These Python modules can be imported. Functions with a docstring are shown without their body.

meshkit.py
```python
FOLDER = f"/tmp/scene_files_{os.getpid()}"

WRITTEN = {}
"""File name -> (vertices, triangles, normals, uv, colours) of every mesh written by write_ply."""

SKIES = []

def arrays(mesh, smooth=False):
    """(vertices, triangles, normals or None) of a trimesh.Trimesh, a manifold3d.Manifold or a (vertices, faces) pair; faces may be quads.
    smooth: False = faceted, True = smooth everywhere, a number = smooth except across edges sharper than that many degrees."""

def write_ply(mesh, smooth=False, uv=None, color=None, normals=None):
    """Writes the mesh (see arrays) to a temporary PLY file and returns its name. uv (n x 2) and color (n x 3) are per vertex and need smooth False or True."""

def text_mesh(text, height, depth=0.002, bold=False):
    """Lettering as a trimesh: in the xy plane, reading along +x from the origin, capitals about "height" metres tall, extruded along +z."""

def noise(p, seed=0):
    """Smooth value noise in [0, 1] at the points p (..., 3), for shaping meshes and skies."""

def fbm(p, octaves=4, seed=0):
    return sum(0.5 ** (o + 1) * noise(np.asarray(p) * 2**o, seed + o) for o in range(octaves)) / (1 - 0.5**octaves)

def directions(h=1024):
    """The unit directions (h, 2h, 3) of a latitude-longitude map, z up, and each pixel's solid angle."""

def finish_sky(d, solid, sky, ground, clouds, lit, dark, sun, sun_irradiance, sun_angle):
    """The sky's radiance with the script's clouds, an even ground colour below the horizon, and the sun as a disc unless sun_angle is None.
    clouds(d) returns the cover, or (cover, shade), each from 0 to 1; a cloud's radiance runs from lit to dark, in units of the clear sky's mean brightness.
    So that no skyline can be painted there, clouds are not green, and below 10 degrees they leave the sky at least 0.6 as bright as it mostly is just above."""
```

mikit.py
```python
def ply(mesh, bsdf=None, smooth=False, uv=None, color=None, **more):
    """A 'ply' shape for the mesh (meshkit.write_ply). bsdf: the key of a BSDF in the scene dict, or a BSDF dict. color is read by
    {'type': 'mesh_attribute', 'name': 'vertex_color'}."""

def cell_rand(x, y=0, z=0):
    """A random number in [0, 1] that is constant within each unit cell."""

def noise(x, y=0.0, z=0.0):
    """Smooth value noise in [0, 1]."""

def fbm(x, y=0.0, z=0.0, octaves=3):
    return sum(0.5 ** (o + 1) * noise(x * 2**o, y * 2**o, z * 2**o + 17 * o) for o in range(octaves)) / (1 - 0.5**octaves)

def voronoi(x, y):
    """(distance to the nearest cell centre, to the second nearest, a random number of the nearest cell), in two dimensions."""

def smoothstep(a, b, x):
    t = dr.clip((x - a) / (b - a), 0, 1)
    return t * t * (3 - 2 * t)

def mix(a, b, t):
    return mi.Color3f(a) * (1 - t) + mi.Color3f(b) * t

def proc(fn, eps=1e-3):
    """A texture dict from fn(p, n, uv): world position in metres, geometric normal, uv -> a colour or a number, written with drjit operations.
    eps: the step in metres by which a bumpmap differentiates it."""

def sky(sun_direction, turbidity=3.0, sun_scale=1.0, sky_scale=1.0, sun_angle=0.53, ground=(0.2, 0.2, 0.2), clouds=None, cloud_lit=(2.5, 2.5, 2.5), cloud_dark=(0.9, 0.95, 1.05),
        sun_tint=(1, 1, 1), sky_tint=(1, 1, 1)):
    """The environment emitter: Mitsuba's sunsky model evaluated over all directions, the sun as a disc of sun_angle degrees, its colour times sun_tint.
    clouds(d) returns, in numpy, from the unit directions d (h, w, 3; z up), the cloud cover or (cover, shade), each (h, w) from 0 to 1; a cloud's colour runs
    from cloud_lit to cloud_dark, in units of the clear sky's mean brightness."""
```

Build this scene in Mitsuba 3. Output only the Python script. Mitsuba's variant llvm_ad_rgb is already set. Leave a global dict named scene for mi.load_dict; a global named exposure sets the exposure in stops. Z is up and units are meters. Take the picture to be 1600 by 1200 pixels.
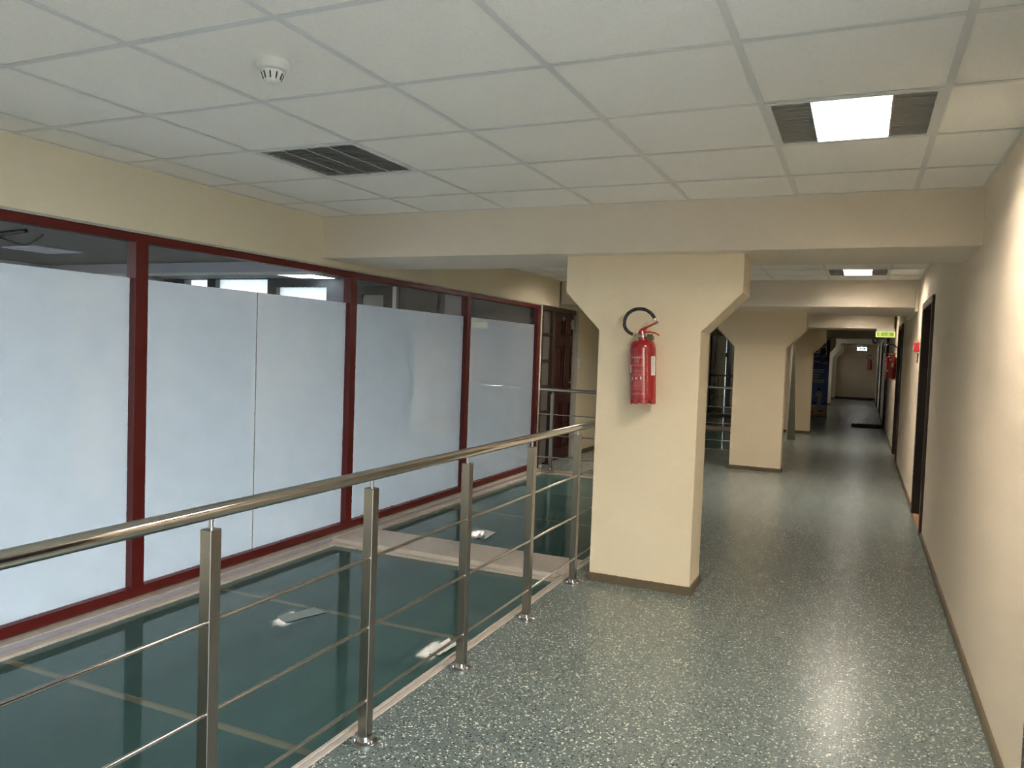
import math
import numpy as np, trimesh, manifold3d as m3
import drjit as dr
import mitsuba as mi
import mikit, meshkit
from mikit import proc, noise, fbm, voronoi, cell_rand, smoothstep, mix
from shapely.geometry import Polygon, box as sbox
from shapely import affinity, union_all

T = mi.ScalarTransform4f
scene, labels = {}, {}

# ------------------------------------------------------------------ camera, sky, exposure
EYE = np.array([0.0, 0.0, 1.482])
FWD = np.array([-0.40877, 0.91159, -0.04372])
DOWN = np.array([0.05064, -0.02518, -0.99840])
scene['camera'] = {'type': 'perspective', 'fov': 66.80, 'fov_axis': 'x', 'near_clip': 0.05, 'far_clip': 500.0,
                   'to_world': T().look_at(origin=EYE.tolist(), target=(EYE + FWD).tolist(), up=(-DOWN).tolist())}


def overcast(d):
    n = meshkit.fbm(d * 3.0, 4, 3)
    return np.clip(0.35 + 0.9 * n, 0, 1) * 0.8, 0.25 + 0.4 * n


scene['sky'] = mikit.sky((0.2, -0.8, 0.6), turbidity=4.5, sun_scale=0.0, sky_scale=34.0, ground=(0.30, 0.31, 0.31), clouds=overcast,
                         cloud_lit=(1.18, 1.18, 1.16), cloud_dark=(0.86, 0.89, 0.93), sky_tint=(1.0, 0.97, 0.92))
LAMP = 67.0                     # radiance of the ceiling lamps' tubes
LAMP_RGB = (1.0, 0.89, 0.77)
exposure = 1.0

# ------------------------------------------------------------------ materials
def rgb(*c):
    return {'type': 'rgb', 'value': list(c)}


def mat(name, color, rough=0.5, spec=0.5, **kw):
    bump = kw.pop('bump', None)
    d = {'type': 'principled', 'base_color': color if isinstance(color, dict) else rgb(*color), 'roughness': rough, 'specular': spec, **kw}
    if bump:
        d = {'type': 'bumpmap', 'nested_texture': proc(bump, 8e-4), 'scale': 1.0, 'bsdf': d}
    scene[name] = {'type': 'twosided', 'bsdf': d}


def plaster(c, amount=0.05, scale=40.0):
    def fn(p, n, uv):
        v = fbm(p.x * scale, p.y * scale, p.z * scale, 3) + 0.6 * fbm(p.x * 2.3, p.y * 2.3, p.z * 2.3, 2)
        k = 1 + amount * (v - 0.8)
        return mi.Color3f(*c) * k
    return proc(fn)


def plaster_bump(p, n, uv):
    return 0.0006 * fbm(p.x * 160.0, p.y * 160.0, p.z * 160.0, 2)


mat('m_wall', plaster((0.65, 0.55, 0.42), 0.05), 0.55, 0.3, bump=plaster_bump)
mat('m_wall_left', plaster((0.78, 0.70, 0.52), 0.05), 0.55, 0.3, bump=plaster_bump)
mat('m_beam', plaster((0.74, 0.66, 0.545), 0.04), 0.6, 0.3, bump=plaster_bump)
mat('m_column', plaster((0.80, 0.68, 0.49), 0.05), 0.55, 0.3, bump=plaster_bump)


def tile_color(p, n, uv):
    v = fbm(p.x * 130.0, p.y * 130.0, p.z * 30.0, 3)
    s = smoothstep(0.71, 0.78, noise(p.x * 330.0, p.y * 330.0))
    return mi.Color3f(0.88, 0.85, 0.785) * (0.96 + 0.07 * v - 0.08 * s)


def tile_bump(p, n, uv):
    return 0.0007 * fbm(p.x * 200.0, p.y * 200.0, 0.0, 2)


mat('m_tile', proc(tile_color), 0.8, 0.15, bump=tile_bump)
mat('m_grid', (0.71, 0.70, 0.67), 0.27, 0.5)
mat('m_ceiling_far', plaster((0.78, 0.75, 0.69), 0.04), 0.8, 0.2)


def floor_color(p, n, uv):
    # vinyl with chips: a mottled grey-green ground, off-white, black and mid-grey flakes stretched along the sheet
    base = mi.Color3f(0.116, 0.150, 0.141) * (0.84 + 0.32 * fbm(p.x * 26.0, p.y * 26.0, 0.0, 3))
    wx, wy = p.x + 0.003 * (noise(p.x * 170.0, p.y * 170.0, 3.0) - 0.5), p.y + 0.003 * (noise(p.x * 170.0, p.y * 170.0, 9.0) - 0.5)
    d2, _, k2 = voronoi(wx * 185.0 + 31.0, wy * 150.0 + 7.0)
    g = dr.select((k2 < 0.34) & (d2 < 0.40), 1.0, 0.0)
    c = mix(base, mi.Color3f(0.20, 0.225, 0.21), g * 0.7)
    d0, _, k0 = voronoi(wx * 84.0, wy * 102.0)
    w = dr.select((k0 < 0.20) & (d0 < 0.22 + 1.1 * k0), 1.0, 0.0)
    b = dr.select((k0 > 0.86) & (d0 < 0.36), 1.0, 0.0)
    c = mix(c, mi.Color3f(0.70, 0.69, 0.60), w)
    c = mix(c, mi.Color3f(0.022, 0.024, 0.03), b)
    d1, _, k1 = voronoi(wx * 150.0 + 5.0, wy * 175.0 + 60.0)
    c = mix(c, mi.Color3f(0.46, 0.46, 0.40), dr.select((k1 < 0.09) & (d1 < 0.33), 1.0, 0.0))
    return mix(c, mi.Color3f(0.03, 0.033, 0.04), dr.select((k1 > 0.95) & (d1 < 0.33), 1.0, 0.0))


def floor_bump(p, n, uv):
    return 0.00035 * fbm(p.x * 45.0, p.y * 45.0, 0.0, 3)


mat('m_floor', proc(floor_color), 0.27, 0.38, bump=floor_bump)
mat('m_subfloor', (0.06, 0.065, 0.065), 0.8, 0.2)
mat('m_skirting', plaster((0.11, 0.085, 0.05), 0.15), 0.45, 0.4)
mat('m_red_frame', plaster((0.085, 0.008, 0.007), 0.1, 14.0), 0.4, 0.3)
mat('m_grey_trim', (0.42, 0.42, 0.38), 0.4, 0.5)
mat('m_lavender', (0.27, 0.26, 0.29), 0.4, 0.5)
mat('m_beige_trim', plaster((0.52, 0.45, 0.38), 0.12, 60.0), 0.45, 0.5)
scene['m_clear_glass'] = {'type': 'thindielectric', 'int_ior': 1.5}


def film_color(p, n, uv):
    return mi.Color3f(0.87, 0.935, 0.97) * (0.97 + 0.05 * fbm(p.y * 9.0, p.z * 9.0, 0.0, 3))


scene['m_frosted'] = {'type': 'principledthin', 'base_color': proc(film_color), 'roughness': 0.06, 'eta': 1.5, 'spec_trans': 0.0, 'diff_trans': 1.5}


def deck_color(p, n, uv):
    return mi.Color3f(0.040, 0.093, 0.086) * (0.92 + 0.16 * fbm(p.x * 5.0, p.y * 5.0, 0.0, 3))


mat('m_glass_deck', proc(deck_color), 0.045, 0.2)
mat('m_joint', (0.10, 0.105, 0.075), 0.3, 0.4)
mat('m_joint_pale', (0.125, 0.135, 0.088), 0.06, 0.5)


def brushed(p, n, uv):
    return mi.Color3f(0.30, 0.285, 0.265) * (0.92 + 0.16 * noise(p.x * 260.0, p.y * 260.0, p.z * 9.0))


mat('m_steel_post', proc(brushed), 0.27, 0.5, metallic=1.0)
mat('m_steel_rail', (0.56, 0.54, 0.51), 0.12, 0.5, metallic=1.0)
mat('m_chrome', (0.52, 0.51, 0.50), 0.14, 0.5, metallic=1.0)
mat('m_louvre', (0.62, 0.62, 0.60), 0.36, 0.5, metallic=1.0)
mat('m_housing', (0.42, 0.41, 0.39), 0.5, 0.3)
mat('m_white_metal', (0.74, 0.73, 0.69), 0.4, 0.5)
mat('m_white_plastic', (0.72, 0.71, 0.65), 0.35, 0.5)
mat('m_black', (0.012, 0.012, 0.012), 0.45, 0.4)
mat('m_red_paint', (0.27, 0.010, 0.012), 0.16, 0.5, clearcoat=0.6, clearcoat_gloss=0.9)
mat('m_red_lever', (0.36, 0.02, 0.02), 0.3, 0.5)
mat('m_hose', (0.016, 0.015, 0.014), 0.5, 0.4)
mat('m_sticker', (0.78, 0.74, 0.68), 0.5, 0.3)
mat('m_print_white', (0.76, 0.66, 0.64), 0.4, 0.4)
mat('m_print_pink', (0.58, 0.22, 0.20), 0.4, 0.4)
mat('m_print_grey', (0.42, 0.40, 0.38), 0.5, 0.3)
mat('m_bracket', (0.10, 0.09, 0.04), 0.4, 0.5)


def door_wood(p, n, uv):
    g = fbm(p.y * 60.0, p.x * 60.0, p.z * 3.0, 3)
    return mi.Color3f(0.028, 0.006, 0.006) * (0.75 + 0.5 * g)


mat('m_door', proc(door_wood), 0.3, 0.3)
mat('m_dark_frame', plaster((0.030, 0.018, 0.014), 0.2), 0.35, 0.5)
mat('m_dark_leaf', plaster((0.018, 0.012, 0.010), 0.2), 0.4, 0.4)
mat('m_dark_glass', (0.11, 0.10, 0.095), 0.12, 0.5)
mat('m_threshold', plaster((0.30, 0.16, 0.08), 0.2), 0.5, 0.4)
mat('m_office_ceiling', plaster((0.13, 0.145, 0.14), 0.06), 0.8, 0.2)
mat('m_office_paint', plaster((0.50, 0.53, 0.56), 0.05), 0.7, 0.2)
mat('m_office_dark', plaster((0.10, 0.115, 0.13), 0.06), 0.5, 0.3)
mat('m_office_grey', (0.30, 0.30, 0.29), 0.4, 0.3)
mat('m_office_floor', plaster((0.40, 0.42, 0.44), 0.08), 0.5, 0.4)
mat('m_white_tape', proc(lambda p, n, uv: mi.Color3f(0.80, 0.79, 0.74) * (0.8 + 0.3 * fbm(p.x * 120.0, p.y * 120.0, 0.0, 2))), 0.3, 0.5)
mat('m_dull_tape', proc(lambda p, n, uv: mi.Color3f(0.25, 0.29, 0.28) * (0.8 + 0.4 * fbm(p.x * 150.0, p.y * 150.0, 0.0, 2))), 0.3, 0.5)
mat('m_board', plaster((0.21, 0.205, 0.145), 0.1), 0.5, 0.3)
mat('m_board_edge', (0.80, 0.76, 0.66), 0.4, 0.4)
mat('m_mat', plaster((0.030, 0.028, 0.028), 0.5, 90.0), 0.9, 0.1)
mat('m_brown', (0.09, 0.035, 0.03), 0.4, 0.4)
mat('m_call_red', (0.36, 0.025, 0.03), 0.35, 0.5)

# banner print colours
mat('m_banner', proc(lambda p, n, uv: mix(mi.Color3f(0.13, 0.25, 0.62), mi.Color3f(0.045, 0.06, 0.22), smoothstep(0.75, 1.60, p.z))), 0.45, 0.4)
mat('m_print_dark', (0.02, 0.02, 0.035), 0.45, 0.4)
mat('m_print_pale', (0.62, 0.62, 0.66), 0.45, 0.4)
mat('m_print_sand', (0.55, 0.47, 0.34), 0.45, 0.4)
mat('m_print_sea', (0.035, 0.085, 0.24), 0.45, 0.4)
mat('m_print_trousers', (0.34, 0.38, 0.52), 0.45, 0.4)
mat('m_print_hair', (0.015, 0.010, 0.012), 0.45, 0.4)
mat('m_print_skin', (0.30, 0.17, 0.11), 0.45, 0.4)
mat('m_print_rust', (0.17, 0.06, 0.04), 0.45, 0.4)


# ------------------------------------------------------------------ building helpers
PLY = {}


def numbered(key):
    if key not in scene and key not in labels:
        return key
    i = 1
    while f'{key}_{i:03d}' in scene or f'{key}_{i:03d}' in labels:
        i += 1
    return f'{key}_{i:03d}'


def tag(key, label, cat=None, group=None, kind=None):
    d = {}
    if label:
        d['label'] = label
    if cat:
        d['category'] = cat
    if group:
        d['group'] = group
    if kind:
        d['kind'] = kind
    labels[key] = {**labels.get(key, {}), **d}
    return key


def thing(name, label, cat, group=None, kind=None):
    key = numbered(name)
    return tag(key, label, cat, group, kind)


def setting(name, label):
    return tag(name, label, None, None, 'structure')


def add(parent, name, mesh, m, smooth=False, at=None, label=None, kind=None, emit=None):
    key = numbered(f'{parent}__{name}' if parent else name)
    d = dict(mesh) if isinstance(mesh, dict) else mikit.ply(mesh, m, smooth)
    if at is not None:
        d['to_world'] = T().translate(list(map(float, at)))
    if emit:
        d['emitter'] = {'type': 'area', 'radiance': rgb(*emit)}
    scene[key] = d
    if label or kind:
        tag(key, label, None, None, kind)
    return key


def own(key, mesh, m, smooth=False):
    """the thing's own single mesh"""
    scene[key] = mikit.ply(mesh, m, smooth)
    return key


def bx(x0, x1, y0, y1, z0, z1):
    b = trimesh.creation.box((x1 - x0, y1 - y0, z1 - z0))
    b.apply_translation(((x0 + x1) / 2, (y0 + y1) / 2, (z0 + z1) / 2))
    return b


def rbx(x0, x1, y0, y1, z0, z1, r=0.004):
    """box with chamfered edges"""
    e = np.array([[x0, x1], [y0, y1], [z0, z1]], float)
    pts = []
    for a in range(3):
        f = e.copy()
        for k in range(3):
            if k != a:
                f[k] += [r, -r]
        pts += [(x, y, z) for x in f[0] for y in f[1] for z in f[2]]
    return trimesh.convex.convex_hull(np.array(pts))


def pbox(w, d, h, m, r=0.0):
    """shared box, centred in x and y, standing on z = 0"""
    k = (round(w, 5), round(d, 5), round(h, 5), m, r)
    if k not in PLY:
        g = rbx(-w / 2, w / 2, -d / 2, d / 2, 0, h, r) if r else bx(-w / 2, w / 2, -d / 2, d / 2, 0, h)
        PLY[k] = mikit.ply(g, m)
    return PLY[k]


def prism_y(poly, y0, y1):
    """polygon in (x, z) extruded from y0 to y1"""
    g = trimesh.creation.extrude_polygon(poly, y1 - y0, engine='earcut')
    v = g.vertices.copy()
    return trimesh.Trimesh(np.c_[v[:, 0], y1 - v[:, 2], v[:, 1]], g.faces, process=False)


def prism_x(poly, x0, x1):
    """polygon in (y, z) extruded from x0 to x1"""
    g = trimesh.creation.extrude_polygon(poly, x1 - x0, engine='earcut')
    v = g.vertices.copy()
    return trimesh.Trimesh(np.c_[x0 + v[:, 2], v[:, 0], v[:, 1]], g.faces, process=False)


def tube(path, r, n=16):
    P = np.asarray(path, float)
    rr = np.full(len(P), r) if np.isscalar(r) else np.asarray(r, float)
    tan = np.gradient(P, axis=0)
    tan /= np.linalg.norm(tan, axis=1, keepdims=True)
    a = np.array([0, 0, 1.0]) if abs(tan[0][2]) < 0.9 else np.array([1.0, 0, 0])
    u = np.cross(tan[0], a)
    u /= np.linalg.norm(u)
    rings = []
    for p, t, q in zip(P, tan, rr):
        u = u - t * (u @ t)
        u /= np.linalg.norm(u)
        w = np.cross(t, u)
        th = np.linspace(0, 2 * np.pi, n, endpoint=False)
        rings.append(p + q * (np.outer(np.cos(th), u) + np.outer(np.sin(th), w)))
    v = np.vstack(rings + [P[:1], P[-1:]])
    f = []
    for i in range(len(P) - 1):
        for j in range(n):
            a0, a1, b0, b1 = i * n + j, i * n + (j + 1) % n, (i + 1) * n + j, (i + 1) * n + (j + 1) % n
            f += [(a0, a1, b1), (a0, b1, b0)]
    s, e = len(P) * n, len(P) * n + 1
    L = (len(P) - 1) * n
    for j in range(n):
        f += [(s, (j + 1) % n, j), (e, L + j, L + (j + 1) % n)]
    g = trimesh.Trimesh(v, f, process=False)
    g.fix_normals()
    return g


def curve(pts, n=40):
    from scipy.interpolate import CubicSpline
    P = np.asarray(pts, float)
    s = np.r_[0, np.cumsum(np.linalg.norm(np.diff(P, axis=0), axis=1))]
    return CubicSpline(s, P)(np.linspace(0, s[-1], n))


def lathe(profile, n=32):
    """profile of (radius, z), bottom to top"""
    g = trimesh.creation.revolve(np.asarray(profile, float), sections=n)
    g.fix_normals()
    return g


def moved(g, x=0, y=0, z=0, rotx=0, roty=0, rotz=0):
    g = g.copy()
    for a, ax in ((rotx, (1, 0, 0)), (roty, (0, 1, 0)), (rotz, (0, 0, 1))):
        if a:
            g.apply_transform(trimesh.transformations.rotation_matrix(a, ax))
    g.apply_translation((x, y, z))
    return g


def join(*gs):
    return trimesh.util.concatenate(list(gs))


def wall_x(x0, x1, y0, y1, z1, openings):
    """wall between x0 and x1 along y; openings = (y0, y1, z0, z1)"""
    p = sbox(y0, 0, y1, z1)
    for a, b, c, d in openings:
        p = p.difference(sbox(a, c, b, d))
    return join(*[prism_x(g, x0, x1) for g in getattr(p, 'geoms', [p])])


def wall_y(y0, y1, x0, x1, z1, openings):
    p = sbox(x0, 0, x1, z1)
    for a, b, c, d in openings:
        p = p.difference(sbox(a, c, b, d))
    return join(*[prism_y(g, y0, y1) for g in getattr(p, 'geoms', [p])])


XR, XL, ZC, ZB = 0.54, -3.67, 2.408, 2.107      # right wall, left wall, ceiling, underside of the beams
ZTOP = 2.62
YB, YE = -5.0, 34.0                             # ends of the corridor

# ------------------------------------------------------------------ floor
setting('floor', 'glossy grey-green vinyl floor speckled with white and black chips, laid in long strips')
WELLS = [(-0.30, 9.05), (12.75, 21.0)]
XW = -1.69
seams = [XW, -1.483, -1.183, -0.883, -0.583, -0.283, 0.003, 0.303, XR + 0.02]
g = 0.0009
for a, b in zip(seams[:-1], seams[1:]):
    add('floor', 'vinyl_strip', bx(a + g, b - g, YB, YE, -0.004, 0.0), 'm_floor')
for a, b in ((YB, WELLS[0][0]), (WELLS[0][1], WELLS[1][0]), (WELLS[1][1], YE)):
    add('floor', 'landing', bx(XL - 0.1, XW - g, a, b, -0.004, 0.0), 'm_floor')
    add('floor', 'slab', bx(XL - 0.1, XW, a, b, -0.2, -0.004), 'm_subfloor')
add('floor', 'slab', bx(XW, XR + 0.02, YB, YE, -0.2, -0.004), 'm_subfloor')

# ------------------------------------------------------------------ ceiling: beams, tiles, grid
setting('ceiling', 'suspended ceiling of white square tiles in a grey metal grid, crossed by painted beams')
BEAMS = [(4.675, 5.45), (9.65, 11.40), (15.65, 16.5), (21.7, 22.9), (28.3, 30.4)]
for a, b in BEAMS:
    add('ceiling', 'beam', rbx(XL - 0.05, XR + (0.05 if a < 9 else -0.035), a, b, ZB, ZTOP, 0.003), 'm_beam')
add('ceiling', 'roof_slab', bx(-10.6, XR + 0.4, YB - 0.3, YE + 0.3, ZTOP, ZTOP + 0.1), 'm_ceiling_far')
for a, b in zip([11.40, 16.5, 22.9, 30.4], [15.65, 21.7, 28.3, YE]):
    if a != 11.40:
        add('ceiling', 'plain_panel', bx(XL, XR + 0.02, a, b, ZC, ZC + 0.02), 'm_ceiling_far')
add('ceiling', 'plain_panel', bx(XL, XR + 0.02, YB, -2.55, ZC, ZC + 0.02), 'm_ceiling_far')
add('ceiling', 'plain_panel', bx(XL, -0.40, -2.55, 0.578, ZC, ZC + 0.02), 'm_ceiling_far')
add('ceiling', 'plain_panel', bx(0.24, XR + 0.02, -2.55, 0.578, ZC, ZC + 0.02), 'm_ceiling_far')
add('ceiling', 'plain_panel', bx(-0.40, 0.24, -1.91, 0.578, ZC, ZC + 0.02), 'm_ceiling_far')
for a, b in ((11.40, 14.55), (15.19, 15.65)):
    add('ceiling', 'plain_panel', bx(XL, XR + 0.02, a, b, ZC, ZC + 0.02), 'm_ceiling_far')
add('ceiling', 'plain_panel', bx(XL, -0.40, 14.55, 15.19, ZC, ZC + 0.02), 'm_ceiling_far')
add('ceiling', 'plain_panel', bx(0.24, XR + 0.02, 14.55, 15.19, ZC, ZC + 0.02), 'm_ceiling_far')
add('ceiling', 'plain_panel', bx(XL, XR + 0.02, 5.45, 7.90, ZC, ZC + 0.02), 'm_ceiling_far')

GX = [XL] + [-3.381 + 0.6 * k for k in range(7)] + [XR]
LIT1, DARK = (-0.381, 0.219, 2.978, 3.578), (-2.781, -2.181, 2.978, 3.578)
LIT2, LIT3, LIT0 = (-0.381, 0.219, 8.50, 9.10), (-0.381, 0.219, 14.57, 15.17), (-0.381, 0.219, -2.53, -1.93)
LIT4 = (-2.781, -2.181, 8.50, 9.10)
rng = np.random.default_rng(4)


def tiles(ys, holes):
    for j in range(len(ys) - 1):
        for i in range(len(GX) - 1):
            x0, x1, y0, y1 = GX[i], GX[i + 1], ys[j], ys[j + 1]
            cx, cy = (x0 + x1) / 2, (y0 + y1) / 2
            if any(h[0] < cx < h[1] and h[2] < cy < h[3] for h in holes):
                continue
            key = add('ceiling', 'tile', pbox(x1 - x0 - 0.006, y1 - y0 - 0.006, 0.015, 'm_tile'), None,
                      at=(cx, cy, ZC + 0.0032 + 0.0012 * rng.random()))
    for x in GX[1:-1]:
        add('ceiling', 'grid_bar', bx(x - 0.012, x + 0.012, ys[0], ys[-1], ZC, ZC + 0.002), 'm_grid')
    for y in ys[1:-1]:
        add('ceiling', 'grid_bar', bx(XL, XR, y - 0.012, y + 0.012, ZC + 0.0006, ZC + 0.0026), 'm_grid')
    for x0, x1 in ((XL, XL + 0.018), (XR - 0.018, XR)):
        add('ceiling', 'edge_bar', bx(x0, x1, ys[0], ys[-1], ZC - 0.0006, ZC + 0.002), 'm_grid')
    add('ceiling', 'edge_bar', bx(XL, XR, ys[-1] - 0.012, ys[-1], ZC + 0.001, ZC + 0.003), 'm_grid')


tiles([0.578, 1.178, 1.778, 2.378, 2.978, 3.578, 4.178, 4.675], [LIT1, DARK])
tiles([7.90, 8.50, 9.10, 9.65], [LIT2, LIT4])

# ------------------------------------------------------------------ walls
DOORS_R = [(1.75, 2.84), (7.45, 8.62), (12.70, 14.05), (19.10, 20.40), (24.0, 25.2), (28.0, 29.2)]
setting('wall_right', 'long cream plastered wall on the right of the corridor with dark doors')
add('wall_right', 'plaster', wall_x(XR, XR + 0.35, YB, YE, ZTOP, [(a, b, -0.01, 2.08) for a, b in DOORS_R] + [(-2.4, 1.62, 0.05, 2.36)]), 'm_wall')
add('wall_right', 'duct_box', rbx(XR - 0.035, XR + 0.01, 9.58, 11.42, 2.06, ZC, 0.003), 'm_beam', label='narrow vertical boxing at the end of the beam')
w = setting('window_6', 'row of tall windows in the right wall behind the viewer')
for k in range(5):
    y = -2.37 + 3.96 * k / 4
    add(w, 'mullion', bx(XR + .12, XR + .19, y - .035, y + .035, 0.05, 2.36), 'm_dark_frame')
setting('wall_far', 'plain wall closing the far end of the corridor')
own('wall_far', bx(-4.2, XR + 0.3, YE - 0.12, YE + 0.1, 0, ZTOP), 'm_wall')
setting('wall_back', 'plain cream wall behind the camera end of the corridor')
own('wall_back', bx(-4.2, XR + 0.3, YB - 0.2, YB, 0, ZTOP), 'm_wall')
setting('wall_left', 'cream wall over the red framed glazing on the left and on past the dark door')
W0, W1 = 1.088, 9.03
SLIT = (23.66, 23.80)
add('wall_left', 'upper_plaster', wall_x(XL - 0.16, XL, YB, 9.78, ZTOP, [(W0, 10.43, -0.01, 2.065)]), 'm_wall_left')
add('wall_left', 'plaster', wall_x(XL - 0.20, XL - 0.02, 9.78, YE, ZTOP, [(9.70, 10.43, -0.01, 2.065), (SLIT[0], SLIT[1], 0.02, 2.02), (26.2, 28.3, 0.8, 2.2)]), 'm_wall_left')
add('wall_left', 'grey_trim', bx(XL - 0.03, XL - 0.004, W0, W1 + 0.02, 2.052, 2.066), 'm_grey_trim')
add('wall_left', 'conduit', tube([(XL + 0.004, 9.635, 2.07), (XL + 0.004, 9.635, ZC)], 0.011, 10), 'm_bracket', True, label='thin dark vertical conduit')

add('wall_left', 'inner_partition', bx(XL - 0.9, XL - 0.85, 9.2, 11.5, 0, ZTOP), 'm_wall_left')
add('wall_left', 'inner_partition', bx(XL - 0.9, XL - 0.2, 11.4, 11.5, 0, ZTOP), 'm_wall_left')
add('wall_left', 'inner_floor', bx(XL - 0.9, XL - 0.09, 9.0, 10.6, -0.02, -0.001), 'm_subfloor')
w = setting('window_7', 'windows in the left wall at the far end, hidden behind the columns')
for k in range(3):
    add(w, 'mullion', bx(XL - .14, XL - .08, 26.23 + 1.02 * k - .03, 26.23 + 1.02 * k + .03, 0.8, 2.2), 'm_dark_frame')
setting('baseboard_right', 'thin brown skirting along the foot of the right wall')
ys = [YB] + [v for d in DOORS_R for v in d] + [YE]
for a, b in zip(ys[::2], ys[1::2]):
    add('baseboard_right', 'strip', rbx(XR - 0.014, XR + 0.004, a, b, 0, 0.05, 0.004), 'm_skirting')
setting('baseboard_left', 'brown skirting on the left wall past the dark door')
add('baseboard_left', 'strip', rbx(XL - 0.024, XL - 0.006, 10.44, 23.0, 0, 0.06, 0.004), 'm_skirting')
setting('baseboard_far', 'dark skirting along the foot of the far wall')
own('baseboard_far', rbx(XL, XR, YE - 0.135, YE - 0.118, 0, 0.09, 0.004), 'm_dark_frame')


# ------------------------------------------------------------------ doors in the right wall
def right_door(name, y0, y1, label):
    d = setting(name, label)
    x = XR
    add(d, 'jamb', rbx(x - 0.022, x + 0.16, y0, y0 + 0.07, 0.02, 2.08, 0.004), 'm_dark_frame')
    add(d, 'jamb', rbx(x - 0.022, x + 0.16, y1 - 0.07, y1, 0.02, 2.08, 0.004), 'm_dark_frame')
    add(d, 'head', rbx(x - 0.022, x + 0.16, y0, y1, 2.01, 2.08, 0.004), 'm_dark_frame')
    add(d, 'leaf', rbx(x + 0.07, x + 0.115, y0 + 0.07, y1 - 0.07, 0.02, 2.01, 0.004), 'm_dark_leaf')
    add(d, 'threshold', rbx(x - 0.01, x + 0.16, y0, y1, 0, 0.02, 0.003), 'm_threshold', label='worn wooden threshold')
    h = add(d, 'handle', join(lathe([(0, 0), (0.024, 0), (0.024, 0.008), (0.009, 0.01), (0.009, 0.045), (0, 0.045)], 16).apply_transform(
        trimesh.transformations.rotation_matrix(-math.pi / 2, (0, 1, 0))).apply_translation((x + 0.07, y0 + 0.14, 1.03)),
        rbx(x + 0.02, x + 0.034, y0 + 0.13, y0 + 0.25, 1.022, 1.038, 0.004)), 'm_chrome', 40)
    return d


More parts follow.
